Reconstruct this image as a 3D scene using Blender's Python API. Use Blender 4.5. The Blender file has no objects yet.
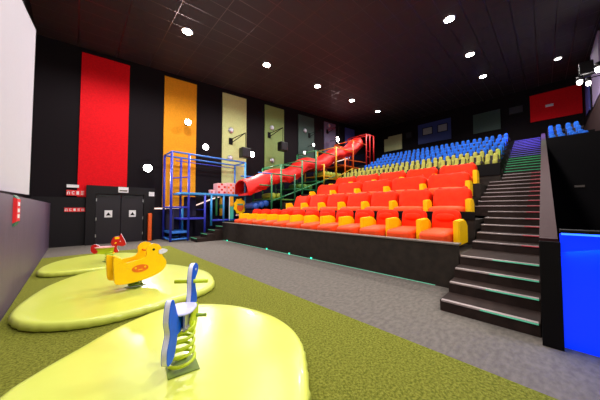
import bpy, bmesh, math, random
from mathutils import Vector, Matrix
random.seed(7)
PI = math.pi
SC = bpy.context.scene
COL = SC.collection

# ---------------------------------------------------------------- camera
F_PX = 235.0
yaw = math.atan(225/235.0); pitch = math.atan(8.5/235.0)
cd = bpy.data.cameras.new('camera'); cam = bpy.data.objects.new('camera', cd); COL.objects.link(cam)
cd.sensor_width = 36.0; cd.lens = F_PX/600*36.0; cd.clip_start = 0.05; cd.clip_end = 200
cam.location = (0, 0, 1.5); cam.rotation_euler = (PI/2+pitch, 0, -yaw)
SC.camera = cam

# ---------------------------------------------------------------- world and exposure
w = bpy.data.worlds.new('world'); SC.world = w; w.use_nodes = True
w.node_tree.nodes['Background'].inputs[0].default_value = (0.05, 0.045, 0.05, 1)
w.node_tree.nodes['Background'].inputs[1].default_value = 0.3
SC.view_settings.view_transform = 'Standard'; SC.view_settings.look = 'None'
SC.view_settings.gamma = 1; SC.view_settings.use_curve_mapping = False
SC.view_settings.exposure = 0.5

DOWN_W = 520      # watts of one ceiling downlight
SPOT_W = 230      # watts of one wall spotlight
def ceil_z(x): return 8.2 + .08*x

def lamp(kind, loc, energy, color=(1, .95, .92), size=.15, rot=(0, 0, 0), spot=None, blend=.6, size_y=None):
    l = bpy.data.lights.new('light', kind); l.energy = energy; l.color = color
    if kind == 'AREA':
        l.size = size
        if size_y: l.shape = 'RECTANGLE'; l.size_y = size_y
    else: l.shadow_soft_size = size
    if kind == 'SPOT': l.spot_size = spot; l.spot_blend = blend
    o = bpy.data.objects.new('light', l); COL.objects.link(o); o.location = loc; o.rotation_euler = rot
    return o

# ---------------------------------------------------------------- helpers
def srgb(r, g, b):
    f = lambda c: (c/255/12.92) if c/255 <= .04045 else ((c/255+.055)/1.055)**2.4
    return (f(r), f(g), f(b), 1)

MATS = {}
def mat(name, col, rough=.6, metal=0, emit=None, estr=0, noise=None, nscale=20, bump=0, bscale=60, spec=.5, coat=0, stretch=None):
    m = bpy.data.materials.new(name); m.use_nodes = True
    nt = m.node_tree; b = nt.nodes['Principled BSDF']
    b.inputs['Base Color'].default_value = col; b.inputs['Roughness'].default_value = rough
    b.inputs['Metallic'].default_value = metal; b.inputs['Specular IOR Level'].default_value = spec
    b.inputs['Coat Weight'].default_value = coat
    tc = nt.nodes.new('ShaderNodeTexCoord'); vec = tc.outputs['Object']
    if stretch:
        mp = nt.nodes.new('ShaderNodeMapping'); mp.inputs['Scale'].default_value = stretch
        nt.links.new(vec, mp.inputs[0]); vec = mp.outputs[0]
    n = nt.nodes.new('ShaderNodeTexNoise'); n.inputs['Scale'].default_value = nscale; n.inputs['Detail'].default_value = 5
    nt.links.new(vec, n.inputs['Vector'])
    c2 = noise if noise else tuple(min(1, c*.86) for c in col[:3])+(1,)
    r = nt.nodes.new('ShaderNodeValToRGB'); r.color_ramp.elements[0].position = .35; r.color_ramp.elements[1].position = .65
    r.color_ramp.elements[0].color = c2; r.color_ramp.elements[1].color = col
    nt.links.new(n.outputs['Fac'], r.inputs[0]); nt.links.new(r.outputs[0], b.inputs['Base Color'])
    if bump:
        n2 = nt.nodes.new('ShaderNodeTexNoise'); n2.inputs['Scale'].default_value = bscale; n2.inputs['Detail'].default_value = 3
        nt.links.new(vec, n2.inputs['Vector'])
        bp = nt.nodes.new('ShaderNodeBump'); bp.inputs['Strength'].default_value = bump; bp.inputs['Distance'].default_value = .02
        nt.links.new(n2.outputs['Fac'], bp.inputs['Height']); nt.links.new(bp.outputs[0], b.inputs['Normal'])
    if emit:
        b.inputs['Emission Color'].default_value = emit; b.inputs['Emission Strength'].default_value = estr
    MATS[name] = m
    return m

def link(name, bm, m, parent=None, smooth=False, loc=None, rotz=None):
    me = bpy.data.meshes.new(name); bmesh.ops.recalc_face_normals(bm, faces=bm.faces[:]); bm.to_mesh(me); bm.free()
    if smooth:
        for p in me.polygons: p.use_smooth = True
    me.materials.append(m if not isinstance(m, str) else MATS[m])
    o = bpy.data.objects.new(name, me); COL.objects.link(o)
    if parent: o.parent = parent
    if loc is not None: o.location = loc
    if rotz is not None: o.rotation_euler = (0, 0, rotz)
    return o
def tag(o, label=None, cat=None, group=None, kind=None):
    if label: o['label'] = label
    if cat: o['category'] = cat
    if group: o['group'] = group
    if kind: o['kind'] = kind
    return o
def thing(name, label, cat, loc=(0, 0, 0), rotz=0, group=None):
    o = bpy.data.objects.new(name, None); COL.objects.link(o); o.location = loc; o.rotation_euler = (0, 0, rotz)
    o.empty_display_size = .1
    return tag(o, label, cat, group)
def dup(root, loc=None, rotz=None, label=None, group=None):
    def cp(o, par):
        c = o.copy(); COL.objects.link(c)
        if par: c.parent = par
        for ch in list(o.children): cp(ch, c)
        return c
    r = cp(root, None)
    if loc is not None: r.location = loc
    if rotz is not None: r.rotation_euler = (0, 0, rotz)
    if label: r['label'] = label
    if group: r['group'] = group
    return r
def struct(name, bm, m, **k):
    o = link(name, bm, m, **k); o['kind'] = 'structure'; return o

def box(x0, x1, y0, y1, z0, z1, bm=None, bev=0, seg=2):
    bm = bm or bmesh.new()
    t = bmesh.new(); bmesh.ops.create_cube(t, size=1)
    for v in t.verts:
        v.co = Vector(((x0+x1)/2+v.co.x*(x1-x0), (y0+y1)/2+v.co.y*(y1-y0), (z0+z1)/2+v.co.z*(z1-z0)))
    if bev: bmesh.ops.bevel(t, geom=t.edges[:]+t.verts[:], offset=bev, segments=seg, affect='EDGES', profile=.5)
    merge(bm, t); return bm
def merge(bm, t):
    me = bpy.data.meshes.new('tmp'); t.to_mesh(me); t.free(); bm.from_mesh(me); bpy.data.meshes.remove(me)
def rod(p0, p1, r, bm=None, n=10):
    return tube([p0, p1], r, bm, n)
def tube(pts, r, bm=None, n=10, closed=False):
    bm = bm or bmesh.new(); pts = [Vector(p) for p in pts]; rings = []
    up = None
    for i, p in enumerate(pts):
        if i == 0: d = pts[1]-p
        elif i == len(pts)-1: d = p-pts[i-1]
        else: d = pts[i+1]-pts[i-1]
        d.normalize()
        if up is None: up = Vector((0, 0, 1)) if abs(d.z) < .9 else Vector((1, 0, 0))
        a = d.cross(up).normalized(); up = a.cross(d).normalized()
        rr = r[i] if isinstance(r, (list, tuple)) else r
        rings.append([bm.verts.new(p + (a*math.cos(2*PI*k/n)+up*math.sin(2*PI*k/n))*rr) for k in range(n)])
    for a, b in zip(rings, rings[1:]):
        for k in range(n): bm.faces.new((a[k], a[(k+1) % n], b[(k+1) % n], b[k]))
    bm.faces.new(rings[0]); bm.faces.new(list(reversed(rings[-1])))
    return bm
def lathe(prof, n=24, axis='Z', c=(0, 0, 0), bm=None):
    """prof: (r, h) pairs along the axis"""
    bm = bm or bmesh.new(); rings = []
    for r, h in prof:
        ring = []
        for k in range(n):
            a = 2*PI*k/n; u, v = r*math.cos(a), r*math.sin(a)
            p = {'Z': (u, v, h), 'X': (h, u, v), 'Y': (u, h, v)}[axis]
            ring.append(bm.verts.new(Vector(p)+Vector(c)))
        rings.append(ring)
    for a, b in zip(rings, rings[1:]):
        for k in range(n): bm.faces.new((a[k], a[(k+1) % n], b[(k+1) % n], b[k]))
    bm.faces.new(rings[0]); bm.faces.new(list(reversed(rings[-1])))
    return bm
def puff(cx, cy, cz, sx, sy, sz, n=4, cuts=8, wr=0, bm=None, tilt=0, shape=None):
    """soft cushion: a superellipsoid with optional wrinkles, tilt about Y"""
    bm = bm or bmesh.new(); t = bmesh.new(); bmesh.ops.create_cube(t, size=2)
    bmesh.ops.subdivide_edges(t, edges=t.edges[:], cuts=cuts, use_grid_fill=True)
    rm = Matrix.Rotation(tilt, 3, 'Y')
    for v in t.verts:
        c = v.co; k = (abs(c.x)**n+abs(c.y)**n+abs(c.z)**n)**(1/n); c = c/k
        if shape: c = shape(c)
        wv = 1 + wr*(math.sin(c.y*9+c.z*4)*math.cos(c.z*7+c.x*5)*.6+math.sin(c.y*17-c.z*6)*.4)
        c = Vector((c.x*sx/2*wv, c.y*sy/2, c.z*sz/2*(1+(wv-1)*.6)))
        v.co = rm @ c + Vector((cx, cy, cz))
    merge(bm, t); return bm
def spline(pts, sub=5, closed=True):
    out = []; n = len(pts)
    for i in range(n if closed else n-1):
        p0, p1, p2, p3 = [pts[(i+k) % n] if closed else pts[max(0, min(n-1, i+k))] for k in (-1, 0, 1, 2)]
        for s in range(sub):
            t = s/sub
            out.append(tuple(.5*((2*b)+(-a+c)*t+(2*a-5*b+4*c-d)*t*t+(-a+3*b-3*c+d)*t**3) for a, b, c, d in zip(p0, p1, p2, p3)))
    if not closed: out.append(pts[-1])
    return out
def plate(outline, y0, y1, bm=None, bev=0):
    """outline in (x,z), extruded y0..y1, as triangulated caps"""
    bm = bm or bmesh.new(); t = bmesh.new()
    vs = [t.verts.new((x, y0, z)) for x, z in outline]; f = t.faces.new(vs)
    r = bmesh.ops.extrude_face_region(t, geom=[f])
    for g in r['geom']:
        if isinstance(g, bmesh.types.BMVert): g.co.y = y1
    bmesh.ops.recalc_face_normals(t, faces=t.faces[:])
    if bev: bmesh.ops.bevel(t, geom=[e for e in t.edges if abs(e.verts[0].co.y-e.verts[1].co.y) < 1e-6], offset=bev, segments=2, affect='EDGES')
    bmesh.ops.triangulate(t, faces=[f for f in t.faces if len(f.verts) > 4])
    merge(bm, t); return bm
def ordinal(i): return ['first', 'second', 'third', 'fourth', 'fifth', 'sixth', 'seventh', 'eighth', 'ninth', 'tenth', 'eleventh', 'twelfth', 'thirteenth', 'fourteenth', 'fifteenth', 'sixteenth'][i]

# ---------------------------------------------------------------- materials
mat('wall_dark', srgb(21, 14, 19), .8, bump=.1, spec=.15)
mat('wall_navy', srgb(24, 20, 40), .6, spec=.2)
mat('wall_brown', srgb(50, 20, 22), .6, spec=.2)
mat('wall_taupe', srgb(66, 48, 48), .7, spec=.2)
mat('wall_mauve', srgb(92, 74, 94), .5, noise=srgb(82, 65, 84), nscale=3, stretch=(1, 3, .4), bump=.1)
mat('screen', srgb(186, 184, 194), .85, noise=srgb(184, 182, 192), spec=.1)
mat('black', srgb(11, 8, 10), .7, spec=.15)
mat('black_gloss', srgb(18, 16, 18), .35)
mat('door', srgb(36, 31, 38), .4, spec=.3)
mat('door_frame', srgb(22, 18, 22), .5, spec=.2)
mat('steel', srgb(190, 190, 195), .35, metal=.8)
mat('white', srgb(235, 232, 235), .5)
mat('p_red', srgb(228, 8, 24), .7, spec=.15); mat('p_orange', srgb(238, 156, 30), .7, spec=.15)
mat('p_olive', srgb(198, 204, 136), .7); mat('p_olive2', srgb(124, 146, 80), .7); mat('p_teal', srgb(48, 74, 66), .65)
mat('p_lav', srgb(96, 90, 122), .65); mat('p_violet', srgb(70, 70, 150), .65)
mat('p_cream', srgb(206, 208, 150), .65); mat('p_blue', srgb(40, 58, 130), .65); mat('p_green', srgb(52, 74, 66), .65)
mat('p_mauve', srgb(150, 132, 168), .65)
mat('stage', srgb(48, 41, 35), .6, spec=.2, noise=srgb(38, 32, 28), nscale=6, bump=.1)
mat('stage_edge', srgb(104, 94, 86), .5)
mat('tread', srgb(52, 40, 36), .7, spec=.12, noise=srgb(42, 32, 29), nscale=8)
mat('nose', srgb(176, 160, 158), .35, metal=.2)
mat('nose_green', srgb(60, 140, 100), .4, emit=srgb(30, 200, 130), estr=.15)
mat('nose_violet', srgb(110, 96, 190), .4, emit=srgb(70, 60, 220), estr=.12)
mat('led_teal', srgb(120, 170, 150), .4, emit=srgb(40, 200, 150), estr=.35)
mat('led_green', srgb(90, 130, 110), .4, emit=srgb(30, 180, 110), estr=.25)
mat('led_red', srgb(150, 70, 80), .4, emit=srgb(230, 30, 60), estr=.25)
mat('led_blue', srgb(60, 90, 255), .4, emit=srgb(30, 80, 255), estr=4)
mat('led_marker', srgb(80, 220, 180), .4, emit=srgb(40, 230, 180), estr=1.2)
mat('led_warm', srgb(255, 225, 215), .4, emit=(1, .70, .62, 1), estr=.75)
mat('bulb', srgb(255, 250, 240), .4, emit=(1, .95, .88, 1), estr=28)
mat('bulb_dim', srgb(255, 250, 240), .4, emit=(1, .95, .88, 1), estr=6)
mat('seat_red', srgb(238, 48, 4), .6, spec=.12, noise=srgb(230, 38, 2), nscale=5, bump=.15, bscale=8)
mat('seat_salmon', srgb(246, 84, 32), .55, spec=.2, noise=srgb(242, 74, 26), nscale=5, bump=.15, bscale=8)
mat('seat_yellow', srgb(255, 204, 0), .45, noise=srgb(254, 198, 0), spec=.3)
mat('cin_green', srgb(186, 182, 84), .7, spec=.2); mat('cin_blue', srgb(30, 108, 226), .7, spec=.2)
mat('cin_dark', srgb(34, 24, 34), .6); mat('cin_pink', srgb(120, 84, 104), .6)
mat('pad', srgb(208, 217, 96), .28, coat=.25, noise=srgb(202, 212, 84), nscale=1.2, bump=.1, bscale=5, spec=.5)
mat('pad_seam', srgb(150, 172, 40), .4)
mat('pad_dark', srgb(110, 134, 30), .6)
mat('lime', srgb(196, 216, 30), .4, noise=srgb(190, 210, 26)); mat('lime_dark', srgb(120, 150, 24), .4)
mat('hd_blue', srgb(4, 92, 222), .5, noise=srgb(4, 86, 212), spec=.2); mat('hd_white', srgb(226, 226, 240), .35); mat('hd_lav', srgb(196, 196, 236), .35)
mat('hd_yellow', srgb(255, 204, 4), .4, noise=srgb(255, 200, 4), spec=.3); mat('hd_orange', srgb(238, 112, 20), .35); mat('hd_red', srgb(204, 18, 24), .3)
mat('hd_pink', srgb(238, 176, 180), .4)
mat('f_indigo', srgb(44, 54, 190), .4); mat('f_blue', srgb(50, 120, 215), .4); mat('f_sky', srgb(50, 150, 220), .4)
mat('f_green', srgb(44, 128, 78), .4); mat('f_green2', srgb(30, 104, 70), .4); mat('f_yellow', srgb(236, 168, 24), .4)
mat('f_orange', srgb(236, 100, 22), .4); mat('f_red', srgb(210, 30, 26), .4)
mat('slide_red', srgb(222, 26, 16), .55, spec=.3, bump=.2, bscale=4)
mat('net', srgb(44, 40, 70), .8)
mat('teal_panel', srgb(60, 176, 160), .4)
mat('foam_blue', srgb(36, 84, 176), .5); mat('foam_lime', srgb(176, 188, 60), .5); mat('foam_green', srgb(92, 140, 50), .5)
mat('post_orange', srgb(240, 92, 20), .4)
mat('parapet_led_glow', srgb(6, 40, 235), .3, noise=srgb(6, 34, 225), nscale=1, emit=srgb(2, 52, 255), estr=.6)  # LED light falling on the parapet put in as emission, nothing shines from behind
mat('glass_grey', srgb(150, 156, 165), .25)
mat('glass_dim', srgb(52, 52, 60), .25)
mat('sign_red', srgb(214, 34, 40), .4, emit=srgb(214, 34, 40), estr=.15); mat('sign_green', srgb(50, 120, 100), .4)

# carpet
m = mat('carpet', srgb(114, 107, 100), .9, noise=srgb(97, 91, 85), nscale=11, spec=.2, bump=.3, bscale=200, stretch=(1, 1.8, 1))
# artificial grass: fine blades read as speckle
m = mat('turf', srgb(148, 150, 58), .9, noise=srgb(100, 104, 30), nscale=45, bump=1, bscale=160, spec=.1)
# ceiling: dark tiles held in a glossy metal grid 1.25 x .62
m = bpy.data.materials.new('ceiling_tiles'); m.use_nodes = True; MATS['ceiling_tiles'] = m
nt = m.node_tree; b = nt.nodes['Principled BSDF']
tc = nt.nodes.new('ShaderNodeTexCoord'); sx = nt.nodes.new('ShaderNodeSeparateXYZ'); nt.links.new(tc.outputs['Object'], sx.inputs[0])
def line(out, period, off, wdt):
    a = nt.nodes.new('ShaderNodeMath'); a.operation = 'ADD'; a.inputs[1].default_value = -off+100*period; nt.links.new(out, a.inputs[0])
    d = nt.nodes.new('ShaderNodeMath'); d.operation = 'MODULO'; d.inputs[1].default_value = period; nt.links.new(a.outputs[0], d.inputs[0])
    l = nt.nodes.new('ShaderNodeMath'); l.operation = 'LESS_THAN'; l.inputs[1].default_value = wdt; nt.links.new(d.outputs[0], l.inputs[0])
    return l.outputs[0]
mx = nt.nodes.new('ShaderNodeMath'); mx.operation = 'MAXIMUM'
nt.links.new(line(sx.outputs[0], 1.25, 2.42, .025), mx.inputs[0]); nt.links.new(line(sx.outputs[1], .62, .1, .022), mx.inputs[1])
def mixv(sock, a, bb, color=False):
    if color:
        x = nt.nodes.new('ShaderNodeMix'); x.data_type = 'RGBA'; x.inputs[6].default_value = a; x.inputs[7].default_value = bb
        nt.links.new(mx.outputs[0], x.inputs[0]); nt.links.new(x.outputs[2], sock)
    else:
        x = nt.nodes.new('ShaderNodeMix'); x.inputs[2].default_value = a; x.inputs[3].default_value = bb
        nt.links.new(mx.outputs[0], x.inputs[0]); nt.links.new(x.outputs[0], sock)
mixv(b.inputs['Base Color'], srgb(46, 37, 43), srgb(96, 84, 86), True)
mixv(b.inputs['Roughness'], .75, .28); mixv(b.inputs['Metallic'], 0, 1)

# ================================================================ THE ROOM
X0, X1, Y0, Y1 = -1.2, 23.3, -1.85, 13.2
struct('floor', box(X0-.2, X1, Y0-.2, Y1+.2, -.15, 0), 'carpet')
bm = bmesh.new()
vs = []
for dz in (0, .2):
    vs.append([bm.verts.new((x, y, ceil_z(x)+dz)) for x, y in ((X0-.2, Y0-.2), (X1+.2, Y0-.2), (X1+.2, Y1+.2), (X0-.2, Y1+.2))])
bm.faces.new(vs[0]); bm.faces.new(vs[1])
for k in range(4): bm.faces.new((vs[0][k], vs[0][(k+1) % 4], vs[1][(k+1) % 4], vs[1][k]))
struct('ceiling', bm, 'ceiling_tiles')
def xz_wall(name, pts, y0, y1, m): return struct(name, plate(pts, y0, y1), m)
H = 8.2
xz_wall('wall_left', [(X0-.2, 0), (X1+.2, 0), (X1+.2, ceil_z(X1)), (X0-.2, ceil_z(X0))], Y1, Y1+.2, 'wall_dark')
xz_wall('wall_right', [(X0-.2, 0), (X1+.2, 0), (X1+.2, ceil_z(X1)), (X0-.2, ceil_z(X0))], Y0-.2, Y0, 'wall_dark')
struct('wall_back', box(X1, X1+.2, Y0, Y1, 0, ceil_z(X1)), 'wall_dark')
struct('wall_front', box(X0-.2, X0, Y0, Y1, 0, ceil_z(X0)-.02), 'black')
# low mauve wall under the screen
struct('wall_screen', box(X0, -.68, Y0, Y1, 0, 1.70), 'wall_mauve')
# plain dark soffit along the far side wall
# wainscot on far wall, following the rake
RAIL = [(2.49, 1.5), (4.28, 1.5), (5.61, 2.05), (8.91, 3.12), (11.38, 3.95), (19.09, 6.4), (X1, 7.7)]
xz_wall('wall_wainscot', [(2.75, 0), (X1, 0), (X1, 7.7)]+[(x, z) for x, z in reversed(RAIL[:-1]) if x > 2.7]+[(2.75, 1.5)], 13.12, 13.199, 'wall_navy')
struct('wall_dado', box(-1.19, .3, 13.08, 13.199, .0, 1.95), 'door_frame')

# projection screen, gently curved
bm = bmesh.new(); N = 30; A = []; B = []
def scrx(y): return -.73-.33*(1-((y-2.3)/5.5)**2)
for i in range(N+1):
    y = 7.8-9.3*i/N
    for lst, z in ((A, 1.8), (B, 5.5)):
        lst.append((bm.verts.new((scrx(y), y, z)), bm.verts.new((scrx(y)-.03, y, z))))
for i in range(N):
    bm.faces.new((A[i][0], A[i+1][0], B[i+1][0], B[i][0])); bm.faces.new((A[i][1], A[i+1][1], B[i+1][1], B[i][1]))
    for L in (A, B): bm.faces.new((L[i][0], L[i+1][0], L[i+1][1], L[i][1]))
for i in (0, N): bm.faces.new((A[i][0], B[i][0], B[i][1], A[i][1]))
tag(link('projection_screen', bm, 'screen', smooth=False), 'huge white curved cinema screen above the mauve low wall', 'screen')

# far side wall: coloured acoustic panels
def side_panel(x0, x1, m, zb0, zb1, label):
    zt = lambda x: 8.0+.07*x
    return tag(link('acoustic_panel', plate([(x0, zb0), (x1, zb1), (x1, zt(x1)), (x0, zt(x0))], 13.13, 13.199, bev=.008), m), label, 'wall panel')
def rz(x):
    for (a, b), (c, d) in zip(RAIL, RAIL[1:]):
        if a <= x <= c: return b+(d-b)*(x-a)/(c-a)
    return 1.5
side_panel(.05, 1.68, 'p_red', 1.97, 1.97, 'tall red fabric wall panel above the black double doors')
side_panel(3.12, 4.7, 'p_orange', rz(3.12)+.02, rz(4.7)+.02, 'tall orange fabric wall panel behind the blue climbing tower')
side_panel(6.2, 7.82, 'p_olive', rz(6.2)+.02, rz(7.82)+.02, 'pale olive wall panel right of the blue climbing tower')
side_panel(9.25, 10.95, 'p_olive2', rz(9.25)+.02, rz(10.95)+.02, 'mid green wall panel behind the green climbing frame')
side_panel(12.4, 14.2, 'p_teal', rz(12.4)+.02, rz(14.2)+.02, 'dark teal wall panel above the red slide')
side_panel(15.5, 17.1, 'p_lav', rz(15.5)+.02, rz(17.1)+.02, 'greyish lavender wall panel above the red slide')
side_panel(18.6, 20.2, 'p_violet', rz(18.6)+.02, rz(20.2)+.02, 'violet wall panel next to the rear corner, half hidden by the red frame')
# rear wall panels and projection windows
def rear_panel(y0, y1, z0, z1, m, label):
    return tag(link('acoustic_panel', box(23.22, 23.299, y0, y1, z0, z1, bev=.008), m), label, 'wall panel')
bm = plate([(0, 0), (1.83, 0), (1.83, 1.3), (1.4, 1.3), (1.4, 1.5), (0, 1.5)], 0, .079)
for v in bm.verts: v.co = Vector((23.22+v.co.y, 9.68+v.co.x, 7.4+v.co.z))
tag(link('acoustic_panel', bm, 'p_cream'), 'cream wall panel at the left end of the rear wall', 'wall panel')
rear_panel(5.46, 8.15, 7.52, 9.35, 'p_blue', 'dark blue rear wall panel around the two projection windows')
rear_panel(2.2, 3.9, 7.55, 9.1, 'p_green', 'dark green rear wall panel between the blue and the red one')
rear_panel(-1.8, .58, 7.6, 9.5, 'p_red', 'bright red panel at the right end of the rear wall')
for n, (y0, y1, z0, z1, m) in enumerate(((6.94, 7.69, 8.3, 8.9, 'glass_grey'), (5.75, 6.44, 8.3, 8.9, 'glass_grey'), (8.75, 9.3, 8.35, 8.9, 'glass_dim'), (.95, 1.7, 8.5, 9.0, 'glass_dim'))):
    x = 23.19 if m == 'glass_grey' else 23.27
    f = struct('window_%d' % (n+1), box(x, 23.3 if m != 'glass_grey' else 23.219, y0, y1, z0, z1, bev=.01), m)
    bm = bmesh.new()
    for a in ((y0-.05, y1+.05, z0-.05, z0), (y0-.05, y1+.05, z1, z1+.05), (y0-.05, y0, z0, z1), (y1, y1+.05, z0, z1)): box(x-.02, x+.02, *a, bm=bm)
    link('window_frame', bm, 'black', f)
# right wall panels
def right_panel(x0, x1, z0, z1, m, label):
    return tag(link('acoustic_panel', plate([(x0, z0), (x1, z0+.05), (x1, z1), (x0, z1)], -1.849, -1.79, bev=.008), m), label, 'wall panel')
right_panel(16.5, 18.9, 6.6, 9.35, 'p_mauve', 'lavender panel on the right wall, cut by the picture edge')
right_panel(20.2, 21.6, 6.9, 9.5, 'p_violet', 'narrow violet panel on the right wall beside the red rear panel')
tag(link('wall_bulkhead', box(12.9, 22.9, -1.849, -1.78, 4.3, 6.5), 'wall_taupe'), kind='structure').name = 'trim_1'

# double doors in their portal
xz_wall('wall_portal', [(.32, 0), (.62, 0), (.62, 2.12), (2.32, 2.12), (2.32, 0), (2.74, 0), (2.74, 2.46), (.32, 2.46)], 12.9, 13.12, 'door_frame')
for n, (a, b) in enumerate(((.63, 1.46), (1.48, 2.31))):
    d = struct('door_%d' % (n+1), box(a, b, 12.99, 13.05, .01, 2.11, bev=.006), 'door')
    hx = b-.09 if n == 0 else a+.09
    link('door_sign_plate', box((a+b)/2-.13, (a+b)/2+.13, 12.975, 12.99, 1.12, 1.42, bev=.004), 'white', d)
    bm = plate([((a+b)/2-.08, 1.2), ((a+b)/2+.08, 1.2), ((a+b)/2, 1.34)], 12.968, 12.975)
    link('arrow_mark', bm, 'black', d)
    bm = rod((hx-.03, 12.93, 1.02), (hx+.03, 12.93, 1.02), .012); rod((hx, 12.99, 1.02), (hx, 12.93, 1.02), .012, bm)
    link('door_handle', bm, 'black_gloss', d)
    link('door_closer', box((a+b)/2-.3, (a+b)/2-.02, 12.94, 12.99, 2.02, 2.07, bev=.005), 'black_gloss', d)
    bm = bmesh.new()
    for z in (.3, 1.0, 1.8): box(a+.0 if n == 0 else b-.03, a+.03 if n == 0 else b, 12.975, 12.99, z, z+.12, bm=bm)
    link('hinge', bm, 'steel', d)

def glyphs(n, w_, h, seed):
    """white pictograms of a small safety sign, in (x,z) from the sign's left edge"""
    rnd = random.Random(seed); bm = bmesh.new(); s = w_/n
    for i in range(n):
        x = i*s+s*.15; q = s*.7
        k = i % 4
        if k == 0:
            box(x, x+q*.3, 0, .004, h*.2, h*.8, bm=bm); box(x+q*.6, x+q*.9, 0, .004, h*.2, h*.8, bm=bm); box(x, x+q*.9, 0, .004, h*.62, h*.8, bm=bm)
        elif k == 1:
            box(x, x+q*.25, 0, .004, h*.2, h*.8, bm=bm); box(x, x+q*.8, 0, .004, h*.2, h*.34, bm=bm); box(x, x+q*.8, 0, .004, h*.66, h*.8, bm=bm)
        elif k == 2:
            box(x, x+q*.8, 0, .004, h*.2, h*.8, bm=bm)
        else:
            for zz in (.2, .45, .7): box(x, x+q*.8, 0, .004, h*zz, h*(zz+.12), bm=bm)
    return bm
def wall_sign(name, label, x0, x1, z0, z1, m, y=13.06, n=0):
    t = thing(name, label, 'sign', (x0, y, z0))
    link('sign_plate', box(0, x1-x0, 0, .02, 0, z1-z0, bev=.003), m, t)
    if n: link('sign_letters', glyphs(n, x1-x0, z1-z0, n), 'white', t, loc=(0, -.005, 0))
    return t
wall_sign('safety_sign', 'plain white plate above the red sign left of the red panel', -.26, .1, 2.34, 2.46, 'white', 13.10)
wall_sign('safety_sign', 'red and white pictogram sign overlapping the bottom of the red panel', -.26, .28, 2.02, 2.24, 'sign_red', 13.10, 4)
wall_sign('safety_sign', 'lower red and white pictogram sign left of the double doors', -.3, .3, 1.37, 1.53, 'sign_red', 13.05, 5)
t = thing('exit_sign', 'small white exit box above the black double doors', 'sign', (1.35, 12.86, 2.2))
link('housing', box(0, .36, 0, .05, 0, .24, bev=.006), 'white', t); link('pictogram', box(.04, .32, -.004, 0, .05, .11), 'stage_edge', t)
wall_sign('safety_sign', 'small white square sign with red mark right of the doors', 2.5, 2.72, 2.08, 2.28, 'white', 12.88)
tag(link('padded_post', box(2.46, 2.62, 12.72, 12.86, 0, 1.28, bev=.03, seg=3), 'post_orange'), 'bright orange padded post standing right of the double doors', 'post')
# fire sign on mauve wall: angled panoramic sign
t = thing('fire_sign', 'tall red panoramic fire extinguisher sign with green ends on mauve wall', 'sign', (-.68, 5.75, 1.27))
bm = bmesh.new(); 
def vplate(y0, y1, z0, z1, off): return box(0, .012, y0, y1, z0, z1)
bm = plate([(0, 0), (.0, .4), (.04, .38), (.04, .03)], -.15, .15)
link('sign_body', bm, 'sign_red', t)
bm = bmesh.new()
for z in (.08, .17, .27): box(.04, .044, -.08, .08, z, z+.06, bm=bm)
link('pictogram', bm, 'white', t)
link('sign_end', plate([(0, -.05), (0, 0), (.04, .03), (.02, -.02)], -.15, .15), 'sign_green', t)
link('sign_end', plate([(0, .4), (0, .44), (.02, .41), (.04, .38)], -.15, .15), 'sign_green', t)

# ================================================================ TURF AND PADS
tag(link('artificial_turf', box(-.67, 2.75, -1.8, 10.4, .001, .02, bev=.006), 'turf'), 'olive green artificial grass mat between the mauve wall and carpet', 'artificial grass')
def pad(outline, label):
    """soft vinyl play mat 15 cm thick with a rolled edge"""
    pts = spline(outline, 8); n = len(pts)
    cx = sum(p[0] for p in pts)/n; cy = sum(p[1] for p in pts)/n
    t = thing('play_mat', label, 'play mat', (cx, cy, .02)); bm = bmesh.new(); rings = []
    prof = [(.0, 0), (.035, .02), (.03, .07), (.015, .098), (-.012, .11), (-.05, .113)]
    nrm = []
    for i in range(n):
        a = Vector(pts[(i+1) % n])-Vector(pts[i-1]); a = Vector((a.y, -a.x)).normalized()
        if a.dot(Vector(pts[i])-Vector((cx, cy))) < 0: a = -a
        nrm.append(a)
    for off, z in prof:
        ring = []
        for i in range(n):
            rr = .006*math.sin(i*1.9)+.004*math.sin(i*3.1)
            ring.append(bm.verts.new((pts[i][0]-cx+nrm[i].x*(off+rr*(z < .09)), pts[i][1]-cy+nrm[i].y*(off+rr*(z < .09)), z)))
        rings.append(ring)
    last = rings[-1]
    for s in (.93, .8, .6, .4, .2):
        rings.append([bm.verts.new((v.co.x*s, v.co.y*s, .113+.004*math.sin(v.co.x*s*7)*math.cos(v.co.y*s*5))) for v in last])
    for a, b in zip(rings, rings[1:]):
        for k in range(n): bm.faces.new((a[k], a[(k+1) % n], b[(k+1) % n], b[k]))
    c = bm.verts.new((0, 0, .113))
    for k in range(n): bm.faces.new((rings[-1][k], rings[-1][(k+1) % n], c))
    bm.faces.new(rings[0])
    link('mat_cover', bm, 'pad', t, smooth=True)
    return t
pad([(-.42, 2.2), (-.36, 2.75), (-.18, 2.99), (.07, 3.2), (.32, 3.41), (.63, 3.58), (.93, 3.66), (1.23, 3.57), (1.54, 3.27), (1.74, 2.93), (1.85, 2.49), (1.83, 2.11), (1.72, 1.81), (1.53, 1.55), (1.23, 1.23), (.9, .98), (.5, .85), (.1, .9), (-.2, 1.15), (-.38, 1.6)], 'largest lime vinyl play mat nearest the camera, under the blue rider')
pad([(-.53, 4.72), (-.55, 5.08), (-.47, 5.56), (-.29, 6.18), (.04, 6.7), (.45, 6.98), (1.02, 6.98), (1.58, 6.64), (1.93, 5.98), (2.1, 5.2), (1.97, 4.51), (1.73, 4.15), (1.3, 3.99), (.81, 3.92), (.36, 3.91), (-.01, 4.04), (-.36, 4.34)], 'middle lime vinyl play mat under the yellow duck rider')
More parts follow.
